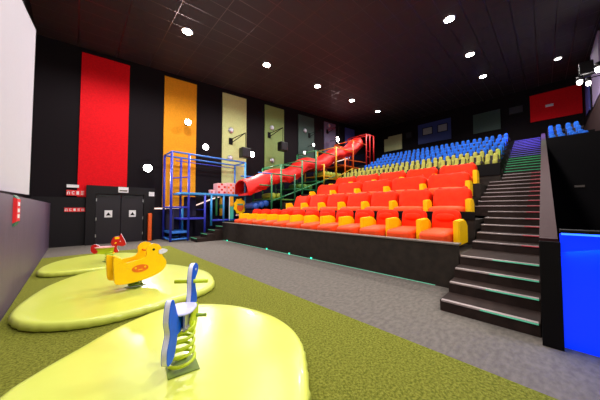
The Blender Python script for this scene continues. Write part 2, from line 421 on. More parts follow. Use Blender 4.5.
pad([(-.54, 7.75), (-.5, 8.3), (-.3, 8.83), (.14, 9.25), (.6, 9.35), (1.15, 9.1), (1.6, 8.4), (1.72, 7.8), (1.4, 7.35), (.8, 7.2), (.3, 7.22), (-.1, 7.3), (-.4, 7.45)], 'farthest lime vinyl play mat under the small red horse rider')

# ================================================================ SPRING RIDERS
def coil(t, r=.09, z0=.02, z1=.36, turns=5, m='lime'):
    pts = []
    for i in range(turns*16+1):
        a = 2*PI*i/16; f = i/(turns*16); rr = r*(1+.22*max(0, .25-f)*4)
        pts.append((rr*math.cos(a), rr*math.sin(a), z0+(z1-z0)*f))
    link('spring', tube(pts, .014, n=8), m, t, smooth=True)
    link('ground_plate', box(-.12, .12, -.12, .12, .0, .006, bev=.003), 'pad_dark', t, rotz=.5)
def layered(t, name, outline, y, th, face, core, bev=.0):
    """two coloured skins over a pale core, the edge of the board showing the core"""
    p = link(name, plate(outline, y-th/2, y+th/2), core, t)
    bm = plate(outline, y-th/2-.004, y-th/2-.0005); plate(outline, y+th/2+.0005, y+th/2+.004, bm=bm)
    link('board_face', bm, face, p)
    return p
# blue sea creature rider
t = thing('spring_rider', 'blue animal spring rider with white edges on the nearest play mat', 'spring rider', (.705, 2.21, .136), PI/2-math.radians(38))
coil(t)
tail = spline([(-.30, .20), (-.22, .22), (-.17, .34), (-.15, .46), (-.19, .55), (-.25, .66), (-.30, .64), (-.325, .52), (-.30, .42), (-.34, .32), (-.34, .23)], 5)
layered(t, 'tail_board', tail, 0, .035, 'hd_blue', 'hd_white')
neck = spline([(.06, .36), (.18, .33), (.27, .40), (.29, .50), (.25, .60), (.24, .68), (.30, .73), (.31, .79), (.24, .83), (.17, .80), (.14, .70), (.14, .60), (.12, .50), (.07, .43)], 5)
layered(t, 'neck_board', neck, 0, .035, 'hd_blue', 'hd_white')
eye = lathe([(.012, -.024), (.012, .024)], 12, 'Y', (.245, 0, .77)); link('eye', eye, 'hd_white', t)
link('body_board', plate(spline([(-.22, .36), (.12, .35), (.12, .45), (-.05, .49), (-.22, .46)], 4), -.017, .017), 'hd_blue', t)
link('saddle', puff(-.03, 0, .50, .27, .22, .035, n=3, cuts=6), 'hd_lav', t, smooth=True)
bm = bmesh.new()
for y in (-.045, .045): box(-.1, .0, y-.008, y+.008, .34, .49, bm=bm)
link('seat_bracket', bm, 'steel', t)
bm = box(-.09, .09, -.07, .07, .35, .365); link('spring_plate', bm, 'steel', t)
link('side_board', plate(spline([(-.04, .31), (.08, .27), (.15, .34), (.17, .46), (.09, .50), (.01, .43)], 4), -.075, -.06), 'lime', t)
link('side_board', plate(spline([(-.04, .31), (.08, .27), (.15, .34), (.17, .46), (.09, .50), (.01, .43)], 4), .06, .075), 'lime', t)
link('handlebar', rod((.19, -.15, .67), (.19, .15, .67), .019), 'lime', t, smooth=True)
link('footrest', rod((.12, -.16, .38), (.12, .16, .38), .016), 'lime_dark', t, smooth=True)

# duck rider
def dk(pts, sub=6): return spline([((x-280)/455, .13+(328-y)/455) for x, y in pts], sub)
t = thing('spring_rider', 'yellow duck spring rider with orange seat on the middle play mat', 'spring rider', (.80, 5.02, .136), math.radians(9))
coil(t, .09, .02, .15, 3, 'lime_dark')
body = dk([(113, 128), (150, 140), (185, 172), (240, 168), (300, 158), (322, 130), (318, 95), (335, 65), (370, 52), (408, 62), (430, 92), (432, 128), (445, 165), (470, 205), (466, 250), (430, 288), (350, 318), (240, 330), (150, 326), (122, 305), (116, 250), (112, 190)])
for y in (-.19, .19):
    p = link('side_board', plate(body, y-.02, y+.02, bev=.004), 'hd_yellow', t)
    sgn = -1 if y < 0 else 1
    em = lathe([(.001, 0), (1, 0), (1, .004), (.001, .004)], 28, 'Y')
    for v in em.verts: v.co = Vector((v.co.x*.125+.0, y+sgn*(.021+v.co.y), v.co.z*.064+.345))
    link('wing_badge', em, 'hd_orange', p)
    em = bmesh.new()
    for ex in (-.07, .07):
        lathe([(.016, 0), (.016, .003)], 14, 'Y', (ex, y+sgn*.026-(0 if sgn > 0 else .003), .36), bm=em)
    box(-.03, .03, y+sgn*.026-.0015, y+sgn*.026+.0015, .318, .332, bm=em)
    link('badge_mark', em, 'hd_yellow', p)
    bk = dk([(413, 108), (445, 104), (475, 112), (470, 130), (435, 142), (412, 134)], 5)
    link('beak', plate(bk, y-.03, y+.03), 'hd_white', p)
    link('eye', lathe([(.02, -.004), (.02, .004)], 14, 'Y', ((372-280)/455, y+sgn*.021, .13+(328-98)/455)), 'black', p)
link('seat', box(-.2, .12, -.168, .168, .38, .41, bev=.008), 'hd_orange', t)
link('seat_back', box(-.30, -.26, -.168, .168, .3, .56, bev=.01), 'hd_yellow', t)
link('under_plate', box(-.12, .12, -.168, .168, .13, .15), 'steel', t)
link('handlebar', rod((.16, -.169, .6), (.16, .169, .6), .015), 'hd_orange', t)

# horse rider, viewed side on
t = thing('spring_rider', 'small red horse spring rider on the farthest play mat', 'spring rider', (.68, 7.85, .136), -.25)
coil(t, .085, .02, .26, 4)
def hs(pts, sub=5): return spline([((x-290)/560, .24+(310-y)/560) for x, y in pts], sub)
layered(t, 'head_board', hs([(330, 320), (395, 318), (375, 260), (385, 225), (440, 238), (478, 215), (470, 165), (440, 100), (418, 55), (400, 85), (335, 100), (305, 170), (318, 225), (345, 255)]), 0, .05, 'hd_red', 'hd_white')
layered(t, 'tail_board', hs([(85, 215), (120, 190), (165, 205), (175, 235), (140, 255), (160, 300), (120, 320), (85, 280)]), 0, .05, 'hd_red', 'hd_white')
link('mane_patch', box(.1, .2, -.035, .035, .56, .62, bev=.01), 'hd_yellow', t)
link('eye', lathe([(.016, -.032), (.016, .032)], 12, 'Y', (.22, 0, .5)), 'hd_pink', t)
link('body_board', plate(hs([(135, 245), (330, 245), (345, 290), (300, 330), (200, 335), (130, 300)]), -.02, .02), 'lime', t)
link('saddle', puff(-.1, 0, .37, .42, .2, .05, n=3, cuts=6), 'hd_pink', t, smooth=True)
link('handlebar', rod((.13, -.15, .47), (.13, .15, .47), .015), 'hd_yellow', t)
link('footrest', rod((.1, -.18, .22), (.1, .18, .22), .015), 'hd_yellow', t)

# ================================================================ STAGE, TIERS AND STAIRS
t = thing('seating_platform', 'dark brown stepped platform carrying all rows of seats', 'platform', (5.15, 1.13, 0))
T0 = Vector((5.15, 1.13, 0))
def part_box(name, x0, x1, y0, y1, z0, z1, m, par, bev=0):
    return link(name, box(x0-T0.x, x1-T0.x, y0-T0.y, y1-T0.y, z0-T0.z, z1-T0.z, bev=bev), m, par)
part_box('front_fascia', 5.12, 5.2, 1.13, 10.7, 0, .82, 'stage', t)
part_box('edge_trim', 5.10, 5.3, 1.12, 10.7, .82, .85, 'stage_edge', t, .004)
part_box('tier', 5.2, 7.0, 1.13, 10.7, 0, .62, 'stage', t)
part_box('tier', 7.0, 8.45, 1.2, 10.3, 0, 1.22, 'stage', t)
part_box('tier_kerb', 6.98, 7.1, 1.2, 10.3, 1.22, 1.42, 'black', t)
part_box('tier', 8.45, 9.95, 1.52, 10.3, 0, 1.85, 'stage', t)
part_box('tier', 9.95, 12.0, 1.52, 10.3, 0, 2.36, 'stage', t)
ROWX = [12.5, 13.3, 14.1, 14.9, 15.75, 16.6]; ROWZ = [2.83, 3.15, 3.46, 3.8, 4.17, 4.56]
for i, (x, z) in enumerate(zip(ROWX, ROWZ)):
    part_box('tier', x-.45, (ROWX[i+1]-.45) if i < 5 else 18.36, 1.19, 10.2, 0, z, 'stage', t)
part_box('tier_kerb', 12.0, 12.06, 1.19, 10.2, 2.83, 3.3, 'black', t)
part_box('tier', 18.36, 23.29, -1.84, 13.1, 0, 5.4, 'black', t)
link('led_strip', box(-.035, -.03, .4, 9.5, .0, .012), 'led_teal', t)
for i, y in enumerate((4.86, 5.85, 7.1, 10.2)):
    link('led_marker', box(-.05, -.03, y-T0.y-.03, y-T0.y+.03, .0, .05), 'led_marker', t)

NX = [3.94, 4.40, 4.75, 5.13]; NZ = [.16, .32, .48, .64]
for k in range(5, 15): NX.append(6.2+.507*(k-5)); NZ.append(.8+.156*(k-5))
for k in range(15, 35): NX.append(10.763+.38*(k-14)); NZ.append(2.204+.16*(k-14))
def width(k): return 1.13 if k <= 9 else (1.5 if k <= 16 else 1.17)
st = thing('staircase', 'long dark aisle staircase with pale nosings climbing beside the seats', 'stairs', (0, 0, 0))
for i, (x, z) in enumerate(zip(NX, NZ)):
    k = i+1; nx = NX[i+1] if i+1 < len(NX) else 18.4
    zb = 0 if k <= 4 else z-.3
    s = link('step', box(x, min(nx, 18.355)+(.02 if 4 < k < 34 else 0), .075, width(k)-.012, zb, z-.002, bev=.004), 'tread', st)
    ya, yb = .09, width(k)-.03
    nb = box(x-.012, x+.05, ya, yb, z-.022, z+.004, bev=.003)
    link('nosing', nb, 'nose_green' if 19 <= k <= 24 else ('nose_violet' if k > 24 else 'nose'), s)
    if k <= 4: link('led_nosing', box(x-.016, x-.012, ya, ya+.55, z-.018, z-.002), 'led_teal', s)
    elif k <= 18: link('led_nosing', box(x-.016, x-.012, ya, ya+.25, z-.018, z-.002), 'led_red', s)
# far stairs beside the blue tower
st2 = thing('staircase', 'short dark steps with green lit nosings beside the blue climbing tower', 'stairs', (0, 0, 0))
for i, (x, z) in enumerate(zip(NX[:5]+[6.7, 7.2], NZ[:4]+[.8, .96, 1.12])):
    nx = ([4.40, 4.75, 5.13, 5.6, 6.7, 7.2, 7.7])[i]
    s = link('step', box(x if i != 4 else 5.6, nx, 10.72, 11.5, 0, z, bev=.004), 'tread', st2)
    link('nosing', box((x if i != 4 else 5.6)-.012, (x if i != 4 else 5.6)+.03, 10.75, 11.47, z-.02, z+.004), 'led_green' if i < 4 else 'nose', s)
# raked floor under the playground
xz_wall('floor_rake', [(7.75, 0), (18.35, 0), (18.35, 5.35), (7.75, 1.15)], 10.31, 13.1, 'black')

# half-height wall between the stairs and the entrance passage
xz_wall('wall_divider', [(3.78, 0), (18.36, 0), (18.36, 5.6), (3.9, 1.17), (3.78, 1.17)], -.085, .06, 'wall_brown')
struct('trim_2', box(3.74, 3.79, -.1, .062, 0, 1.14, bev=.004), 'black')
struct('wall_parapet', box(3.86, 3.96, -1.845, -.1, 0, 1.22), 'parapet_led_glow')
t = struct('trim_3', box(3.80, 3.98, -1.845, -.1, 1.235, 1.27, bev=.004), 'black')
link('led_strip', box(3.81, 3.85, -1.84, -.11, 1.215, 1.234), 'led_blue', t)
struct('wall_passage', box(12.9, 13.1, -1.845, -.09, 0, 4.17), 'black')
t = thing('notice_plate', 'tiny pale plate high in the black entrance passage', 'sign', (12.86, -.85, 2.25))
link('plate', box(0, .03, -.12, .12, 0, .07, bev=.003), 'stage_edge', t)
struct('floor_balcony', box(13.1, 18.36, -1.845, -.09, 0, 3.4), 'stage')
for x, z in zip(ROWX[3:], ROWZ[3:]):
    struct('floor_balcony', box(x-.45, 18.36, -1.845, -.09, 3.4, z-.01), 'stage')

# ================================================================ SEATS
def ribs(c): return c
def lounge_seat(w_):
    t = thing('lounge_seat', 'x', 'lounge seat')
    def sh(c): return Vector((c.x, c.y*(1-.04*max(0, -c.x)), c.z-.10*c.x*0))
    link('seat_cushion', puff(-.28, 0, .21, 1.05, w_-.18, .30, n=5, cuts=9, wr=.01, tilt=-.06), 'seat_salmon', t, smooth=True)
    link('backrest', puff(.36, 0, .48, .26, w_-.15, .66, n=5, cuts=9, wr=.03, tilt=.16), 'seat_red', t, smooth=True)
    link('headrest', puff(.27, 0, .62, .16, w_*.55, .19, n=3, cuts=7, wr=.05, tilt=.2), 'seat_red', t, smooth=True)
    return t
def armrest_bm(l, w_, h):
    bm = plate([(0, 0), (l, 0), (l, h*.72), (l*.8, h*.93), (l*.62, h), (.0, h*.96)], -w_/2, w_/2, bev=.02)
    return bm
def arm(t, y, x=-.42, l=.78, h=.56, w_=.12, z=.04):
    o = link('armrest', armrest_bm(l, w_, h), 'seat_yellow', t); o.location = (x, y, z); return o
P1 = .765
first = lounge_seat(P1); arm(first, -P1/2)
for i in range(12):
    y = 1.335+P1*(i+.5)
    s = first if i == 0 else dup(first)
    s.location = (6.32, y, .66)
    s['group'] = 'red lounge seats in the front row'
    s['label'] = 'red lounge seat with yellow arm, front row, ' + ('nearest the stairs' if i == 0 else ordinal(i)+' from the stairs')
    if i == 11: arm(s, P1/2)
def bean_seat(w_, depth=.95, h=.84):
    t = thing('beanbag_seat', 'x', 'beanbag seat')
    link('seat_cushion', puff(-.22, 0, .19, .86, w_-.16, .32, n=4, cuts=9, wr=.03), 'seat_salmon', t, smooth=True)
    def sh(c):
        k = 1+.03*c.z; q = c.z + (.10*c.y*c.y if c.z > 0 else 0)
        return Vector((c.x*(1.15-.35*c.z), c.y*k, q))
    link('backrest', puff(.22, 0, .46, .50, w_-.10, .80, n=5, cuts=12, wr=.05, tilt=.14, shape=sh), 'seat_red', t, smooth=True)
    for s in (-1, 1):
        link('tie_knob', lathe([(.0, -.04), (.07, -.02), (.075, .03), (.03, .07)], 10, 'Z', (.27, s*(w_/2-.2), h+.01)), 'seat_red', t, smooth=True)
    return t
def bean_row(n, x, z, y0, p, name, order):
    proto = bean_seat(p); arm(proto, -p/2, x=-.46, l=.42, h=.52, w_=.13, z=.02)
    for i in range(n):
        s = proto if i == 0 else dup(proto)
        s.location = (x, y0+p*(i+.5), z+.004)
        s['group'] = 'red beanbag seats in the %s row' % order
        s['label'] = 'red beanbag seat, %s, ' % name + ('nearest the stairs' if i == 0 else ordinal(i)+' from the stairs')
        if i == n-1: arm(s, p/2, x=-.46, l=.42, h=.52, w_=.13, z=.02)
bean_row(7, 7.78, 1.22, 1.38, 1.03, 'second row, behind the loungers', 'second')
bean_row(5, 9.25, 1.85, 1.66, 1.355, 'third row', 'third')
bean_row(5, 10.75, 2.36, 1.72, 1.33, 'last beanbag row below the green seats', 'fourth')

def cinema_seat(mcol, word):
    t = thing('cinema_seat', 'x', 'cinema seat')
    link('pedestal', box(-.05, .05, -.05, .05, 0, .3), 'cin_dark', t)
    bm = bmesh.new()
    for y in (-.125, .125): puff(-.10, y, .48, .11, .17, .40, n=5, cuts=4, bm=bm)
    box(-.09, -.05, -.2, .2, .3, .62, bm=bm)
    link('seat_pan', bm, mcol, t, smooth=True)
    link('seat_seam', box(-.155, -.09, -.045, .045, .3, .66, bev=.01), 'cin_dark', t)
    for y in (-.125, .125):
        link('back_bolster', puff(.06, y, .70, .10, .16, .54, n=5, cuts=4, tilt=.12), mcol, t, smooth=True)
    link('back_shell', box(.07, .11, -.23, .23, .38, .90, bev=.02), 'cin_dark', t)
    link('armrest', box(-.30, .06, -.30, -.25, .56, .62, bev=.015), 'cin_pink', t)
    link('cup_holder', lathe([(.045, 0), (.05, .09), (.035, .09), (.03, .02)], 10, 'Z', (-.30, -.275, .54)), 'cin_dark', t)
    return t
words = ['lower green row', 'upper green row', 'first blue row', 'second blue row', 'third blue row', 'back blue row']
pr = {'g': cinema_seat('cin_green', 'green'), 'b': cinema_seat('cin_blue', 'blue')}
used = set()
for r, (x, z) in enumerate(zip(ROWX, ROWZ)):
    c = 'g' if r < 2 else 'b'; n = 14 if r == 0 else (14 if r == 1 else 13)
    for i in range(n):
        y = 1.2+.03+.56*(i+.5)
        if c not in used: s = pr[c]; used.add(c)
        else: s = dup(pr[c])
        s.location = (x, y, z+.003)
        s['group'] = 'cinema seats in the ' + words[r]
        s['label'] = '%s fabric cinema seat, %s, %s' % ('olive green' if c == 'g' else 'blue', words[r], 'beside the stairs' if i == 0 else ordinal(i)+' from the stairs')
for r in range(1, 6):
    for j, y in enumerate((-.40, -.96)):
        s = dup(pr['b'], ((13.42, 14.12, 14.9, 15.75, 16.6)[r-1], y, (3.4, 3.4, ROWZ[3], ROWZ[4], ROWZ[5])[r-1]+.003), 0)
        s['group'] = 'blue seats above the entrance passage'
        s['label'] = 'blue cinema seat above the entrance passage, %s row from front, %s' % (ordinal(r-1), 'left seat of the pair' if j == 0 else 'right seat of the pair')

# ================================================================ PLAYGROUND
def P(par, name, p0, p1, m, r=.052):
    o = Vector(par.location); return link(name, rod(Vector(p0)-o, Vector(p1)-o, r, n=10), m, par, smooth=True)
def PB(par, name, x0, x1, y0, y1, z0, z1, m, bev=.01):
    o = par.location; return link(name, box(x0-o.x, x1-o.x, y0-o.y, y1-o.y, z0-o.z, z1-o.z, bev=bev), m, par)
F, K = 11.62, 12.8
t = thing('climbing_tower', 'blue tubular climbing tower with platform beside the orange wall panel', 'climbing frame', (3.11, F, 0))
for x, y, z0, z1, m in ((3.11, F, 0, 4.08, 'f_indigo'), (3.11, K, 0, 4.08, 'f_indigo'), (3.86, F, 0, 4.08, 'f_indigo'), (3.86, K, 0, 4.08, 'f_indigo'),
                        (4.63, F, 0, 2.2, 'f_indigo'), (4.95, F, .64, 2.2, 'f_sky'), (6.86, F, 1.0, 4.08, 'f_sky'), (6.86, K, .95, 4.08, 'f_blue'), (5.6, F, .8, 2.2, 'f_sky'), (3.78, K-.6, .42, 1.55, 'f_sky')):
    P(t, 'post', (x, y, z0), (x, y, z1), m)
for z, xa, xb, m in ((4.08, 3.11, 6.86, 'f_blue'), (1.55, 3.11, 3.86, 'f_indigo'), (.1, 3.11, 3.86, 'f_blue')):
    for y in (F, K): P(t, 'rail', (xa, y, z), (xb, y, z), m, .04)
    for x in (xa, xb): P(t, 'rail', (x, F, z), (x, K, z), m, .04)
for y in (F, K): P(t, 'rail', (3.6, y, 3.9 if y == K else 3.85), (6.86, y, 3.9 if y == K else 3.85), 'f_indigo' if y == K else 'f_blue', .02)
PB(t, 'deck', 3.5, 6.9, F-.05, K, 2.16, 2.26, 'f_sky')
PB(t, 'deck', 3.12, 3.88, F, K, .36, .46, 'f_blue')
PB(t, 'deck', 3.5, 4.66, F-.03, K, .98, 1.06, 'f_indigo')
P(t, 'rail', (4.95, F, .9), (6.3, F, .9), 'f_indigo', .05); P(t, 'rail', (3.4, K, 3.0), (4.3, K, 3.15), 'f_indigo', .03)
P(t, 'rail', (4.63, F, 1.45), (4.63, K, 1.45), 'f_indigo', .03)
PB(t, 'net_panel', 3.2, 3.25, F+.05, K-.05, .5, 1.5, 'net', 0)
PB(t, 'net_panel', 3.2, 3.8, K-.02, K, .5, 1.5, 'net', 0)
PB(t, 'net_panel', 4.0, 4.6, K-.1, K-.08, 1.1, 2.1, 'net', 0)
p = PB(t, 'play_panel', 5.9, 6.16, F-.03, F+.03, .84, 2.16, 'teal_panel'); 
bm = box(5.92-3.11, 6.14-3.11, -.04, -.032, 1.62, 2.14); link('panel_inset', bm, 'f_yellow', p)
bm = box(5.89-3.11, 5.93-3.11, -.045, -.031, .86, 2.14); link('panel_edge', bm, 'hd_white', p)
bm = lathe([(.02, 0), (.09, .03), (.09, .97), (.02, 1.0)], 16, 'Z', (5.62-3.11, .3, 1.1)); p = link('hanging_roll', bm, 'f_yellow', t, smooth=True)
bm = lathe([(.094, 0), (.094, .22)], 16, 'Z', (5.62-3.11, .3, 1.5)); link('roll_band', bm, 'f_green', p)
bm = lathe([(.02, 0), (.06, .03), (.06, .97), (.02, 1.0)], 16, 'Z', (5.35-3.11, .3, 1.12)); link('hanging_roll', bm, 'f_green', t, smooth=True)
# round orange activity disc with a ring of knobs
ring = [(6.54-3.11+.36*(1+.07*math.cos(9*a))*math.cos(a), 1.62+.42*(1+.07*math.cos(9*a))*math.sin(a)) for a in [2*PI*i/54 for i in range(54)]]
p = link('activity_disc', plate(ring, -.05, .02, bev=.008), 'hd_yellow', t)
link('disc_center', lathe([(.001, 0), (.2, 0), (.2, .02), (.001, .02)], 20, 'Y', (6.54-3.11, -.075, 1.55)), 'f_orange', p)
link('disc_mark', box(6.36-3.11, 6.7-3.11, -.09, -.052, 1.68, 1.76, bev=.01), 'teal_panel', p)
bm = bmesh.new()
for dx in (-.2, -.06, .08, .2): lathe([(.001, 0), (.06, 0), (.06, .03), (.001, .03)], 12, 'Y', (6.54-3.11+dx, -.06, 1.14), bm=bm)
link('disc_knobs', bm, 'hd_pink', p)

# foam cubes on the deck
for x0, s, z, lab in ((5.0, .26, .2, 'smallest pink foam block on the blue tower deck'), (5.3, .52, .56, 'pink and white foam cube in the middle of the tower deck'), (5.86, .46, .62, 'multicoloured foam cube at the right of the tower deck')):
    t = thing('foam_block', lab, 'foam block', (x0+s/2, F+.35, 2.265))
    link('block', box(-s/2, s/2, -s/2, s/2, 0, z, bev=.02), 'hd_pink', t)
    bm = bmesh.new(); q = max(2, int(s/.15))
    for i in range(q):
        for j in range(int(z/.14)):
            if (i+j) % 2 == 0: box(-s/2+.03+i*(s-.06)/q, -s/2+.03+(i+.75)*(s-.06)/q, -s/2-.004, -s/2+.001, .03+j*.14, .03+j*.14+.1, bm=bm)
    link('print', bm, ['hd_red', 'hd_red', 'f_orange'][[5.0, 5.3, 5.86].index(x0)], t)

FY, KY = 10.38, 12.2
def slope(x): return 1.15+(x-7.75)*.396
def frame(name, label, posts, rails, m, extra=None):
    x0 = posts[0][0]; t = thing(name, label, 'climbing frame', (x0, FY, slope(x0)))
    for pp in posts:
        x, zt = pp[0], pp[1]; mm = pp[2] if len(pp) > 2 else m
        P(t, 'post', (x, FY, slope(x)), (x, FY, zt), mm); P(t, 'post', (x, KY, slope(x)+.01), (x, KY, zt), mm)
        if zt not in (3.42, 3.56): P(t, 'rail', (x, FY, zt), (x, KY, zt), mm, .035)
    for a in rails: P(t, 'rail', a[0], a[1], a[2] if len(a) > 2 else m, .035)
    return t
def r2(xa, za, xb, zb, m): return [((xa, FY, za), (xb, FY, zb), m), ((xa, KY, za), (xb, KY, zb), m)]
t = frame('jungle_gym', 'green tubular climbing frame section above the left end of the beanbag rows',
      [(7.78, 3.42), (8.45, 4.0), (9.5, 3.56, 'f_green2'), (10.12, 4.48), (11.4, 5.32)],
      r2(6.92, 3.38, 7.78, 3.42, 'f_blue')+r2(7.78, 3.42, 9.5, 3.44, 'f_green')+r2(8.45, 4.0, 10.12, 4.05, 'f_green')+r2(10.12, 4.48, 11.4, 4.52, 'f_green')+r2(11.4, 5.32, 13.45, 5.32, 'f_green')
      +[((7.78, FY, 1.9), (13.5, FY, 3.85), 'f_green')]+[((7.0, FY, 2.75), (7.78, FY, 2.75), 'f_green')], 'f_green')
PB(t, 'deck', 7.8, 9.6, FY+.05, KY-.05, 1.98, 2.06, 'foam_green'); PB(t, 'deck', 9.6, 11.4, FY+.05, KY-.05, 2.66, 2.74, 'f_green')
PB(t, 'deck', 11.4, 12.2, FY+.05, KY-.05, 3.26, 3.34, 'f_green')
t = frame('jungle_gym', 'yellow tubular climbing frame section between the green and orange ones',
      [(12.2, 4.5), (13.56, 5.95)], r2(13.56, 5.95, 15.7, 5.95, 'f_yellow')+[((12.2, FY, 3.55), (13.56, FY, 3.6), 'f_yellow'), ((13.6, FY, 3.75), (15.7, FY, 4.65), 'f_yellow')], 'f_yellow')
PB(t, 'deck', 12.2, 14.5, FY+.05, KY-.05, 3.7, 3.78, 'f_yellow')
t = frame('jungle_gym', 'orange tubular climbing frame section below the red top frame',
      [(14.65, 5.3), (15.75, 6.88)], r2(15.75, 6.88, 17.65, 6.88, 'f_orange')+r2(14.65, 5.2, 17.6, 5.35, 'f_orange'), 'f_orange')
PB(t, 'deck', 14.55, 17.6, FY+.05, KY-.05, 4.72, 4.8, 'f_orange')
t = frame('jungle_gym', 'red tubular top frame of the playground in the rear corner',
      [(17.72, 7.8), (18.3, 7.85)], r2(17.72, 7.8, 18.3, 7.85, 'f_red')+r2(17.72, 5.9, 18.3, 5.9, 'f_red')+r2(17.72, 6.4, 18.3, 6.4, 'f_red'), 'f_red')
P(t, 'post', (18.95, FY, 5.45), (18.95, FY, 7.9), 'f_red'); P(t, 'rail', (18.3, FY, 7.87), (18.95, FY, 7.9), 'f_red', .035)
# red wavy slide: padded half tube
tops = [(6.42, 3.05), (6.9, 3.2), (7.43, 3.4), (7.91, 3.65), (8.34, 3.82), (9.0, 3.95), (9.43, 3.97), (10.1, 4.28), (10.73, 4.77), (11.49, 5.02), (12.3, 5.02), (13.07, 5.45), (14.25, 6.1), (15.01, 6.35), (16.0, 6.62), (16.8, 7.1), (17.6, 7.7)]
path = spline(tops, 4, closed=False); bm = bmesh.new(); rings = []
for i, (x, z) in enumerate(path):
    wv = .82+.10*math.sin(i*.9); ring = []
    for k in range(13):
        a = PI*k/12; ring.append(bm.verts.new((x, 11.35-.78*math.cos(a), z-wv+wv*math.sin(a)**.8)))
    for k in range(12, -1, -1):
        a = PI*k/12; ring.append(bm.verts.new((x, 11.35-.73*math.cos(a), z-wv+(wv-.05)*math.sin(a)**.8)))
    rings.append(ring)
for a, b in zip(rings, rings[1:]):
    for k in range(26): bm.faces.new((a[k], a[(k+1) % 26], b[(k+1) % 26], b[k]))
bm.faces.new(rings[0]); bm.faces.new(list(reversed(rings[-1])))
t = thing('covered_slide', 'long wavy glossy red covered slide running up the playground', 'slide', (0, 0, 0))
link('slide_cover', bm, 'slide_red', t, smooth=True)
bm = bmesh.new(); rings = []
for (x, z) in path:
    rings.append([bm.verts.new((x, y, z-.85+dz)) for y, dz in ((10.62, .1), (10.62, -.02), (12.08, -.02), (12.08, .1), (12.0, .1), (12.0, .04), (10.7, .04), (10.7, .1))])
for a, b in zip(rings, rings[1:]):
    for k in range(8): bm.faces.new((a[k], a[(k+1) % 8], b[(k+1) % 8], b[k]))
bm.faces.new(rings[0]); bm.faces.new(list(reversed(rings[-1])))
link('slide_bed', bm, 'f_red', t)
# foam rollers on the climbing way
def roller(x, z, m, label, grp, r=.16):
    o = link('foam_roller', lathe([(.02, 0), (r*.9, .0), (r, .05), (r, .95), (r*.9, 1.0), (.02, 1.0)], 16, 'Y'), m, smooth=True)
    o.location = (x, FY+.2, z); tag(o, label, 'foam roller', grp); return o
for i, x in enumerate((6.95, 7.28, 7.6)): roller(x, 1.62+.08*i, 'foam_blue', 'blue foam roller between the blue tower and the green frame, %s from the tower' % ordinal(i), 'blue foam rollers', .17)
for i, x in enumerate((8.1, 8.55)): roller(x, 2.23, 'foam_lime', 'lime foam roller on the lowest green deck, %s one' % ('left' if i == 0 else 'right'), 'lime foam rollers on the green frame')
for i, x in enumerate((10.2, 10.65, 11.1)): roller(x, 2.91, 'foam_green', 'green foam roller on the middle green deck, %s from the left' % ordinal(i), 'green foam rollers')
for i, x in enumerate((12.6, 12.95, 13.3, 13.65, 14.0, 14.35)): roller(x, 3.96, 'foam_lime', 'pale lime foam roller on the yellow deck, %s from the left' % ordinal(i), 'lime foam rollers on the yellow frame', .17)
struct('trim_4', box(6.8, 7.74, 10.35, 11.5, 0, 1.42), 'wall_navy')

# lit handrail following the rake on the far wall
t = thing('lit_handrail', 'glowing warm white handrail climbing along the far wall', 'handrail', (2.76, 13.0, 1.5))
pts = [(x-2.76 if x > 2.76 else 0, 0, z-1.5) for x, z in RAIL[:-1]]
link('light_tube', tube(pts, .035), 'led_warm', t, smooth=True)
for x in (3.3, 4.6, 6.5, 9, 12, 15, 18):
    link('rail_bracket', rod((x-2.76, 0, rz(x)-1.5), (x-2.76, .115, rz(x)-1.5), .012), 'steel', t)

# ================================================================ WALL LIGHTS, SPEAKERS, DISCS
def wall_spot(loc, label, power=SPOT_W, r=.13, m='bulb', wall_dir=1):
    t = thing('spotlight', label, 'spotlight', loc)
    link('housing', lathe([(.03, .22), (r*1.0, .18), (r*1.15, .02), (r*1.15, 0), (r, 0), (r, .03), (.01, .03)], 18, 'Y'), 'black_gloss', t, smooth=True)
    link('lens', lathe([(.001, -.001), (r, -.001), (r, .02), (.001, .02)], 18, 'Y'), m, t)
    link('yoke', rod((0, .2, 0), (0, (13.125 if loc[0] in (4.1, 16.3) else 13.19)-loc[1], 0), .02), 'black', t)
    if power:
        lamp('SPOT', (loc[0], loc[1]-.06, loc[2]), power, size=.12, rot=(math.radians(62), 0, PI), spot=math.radians(150), blend=.8)
    return t
wall_spot((2.38, 12.62, 3.36), 'brightest low spotlight right of the red wall panel', 330, .17)
wall_spot((4.1, 12.62, 5.94), 'spotlight shining in front of the orange wall panel', SPOT_W, .15)
wall_spot((5.03, 12.62, 4.82), 'spotlight on the dark wall right of the orange panel', SPOT_W, .15)
wall_spot((7.78, 12.4, 4.82), 'spotlight behind the hanging speaker beside the pale olive panel', SPOT_W, .17)
wall_spot((13.45, 12.5, 6.5), 'small spotlight on the second hanging arm from the rear corner', 0, .12, 'bulb_dim')
wall_spot((16.3, 12.3, 7.5), 'spotlight above the top of the red slide near the rear corner', 90, .2)
def bracket(x, z, L, hang, label, spk=True):
    t = thing('speaker_bracket', label, 'bracket', (x, 13.12, z))
    link('mount_plate', box(-.12, .12, -.03, .01, -.22, .18, bev=.01), 'black', t)
    e = Vector((.45, -L, .38))
    link('arm', rod((0, -.03, .1), e, .022), 'black', t); link('arm', rod((0, -.03, -.15), e, .022), 'black', t)
    link('drop_rod', rod(e, e-Vector((0, 0, hang)), .018), 'black', t)
    if spk:
        c = e-Vector((0, 0, hang+.2))
        link('speaker_box', box(c.x-.33, c.x+.25, c.y-.25, c.y+.2, c.z-.32, c.z+.28, bev=.05), 'black_gloss', t)
        link('speaker_grille', box(c.x-.26, c.x+.18, c.y-.262, c.y-.25, c.z-.25, c.z+.21, bev=.004), 'door', t)
    return t
bracket(6.74, 5.6, .95, 1.0, 'triangular wall bracket with hanging black speaker on the pale olive panel')
bracket(9.6, 6.6, .95, 1.1, 'triangular wall bracket with hanging speaker on the mid green panel')
bracket(13.6, 7.45, .9, .9, 'wall bracket right of the dark teal panel', False)
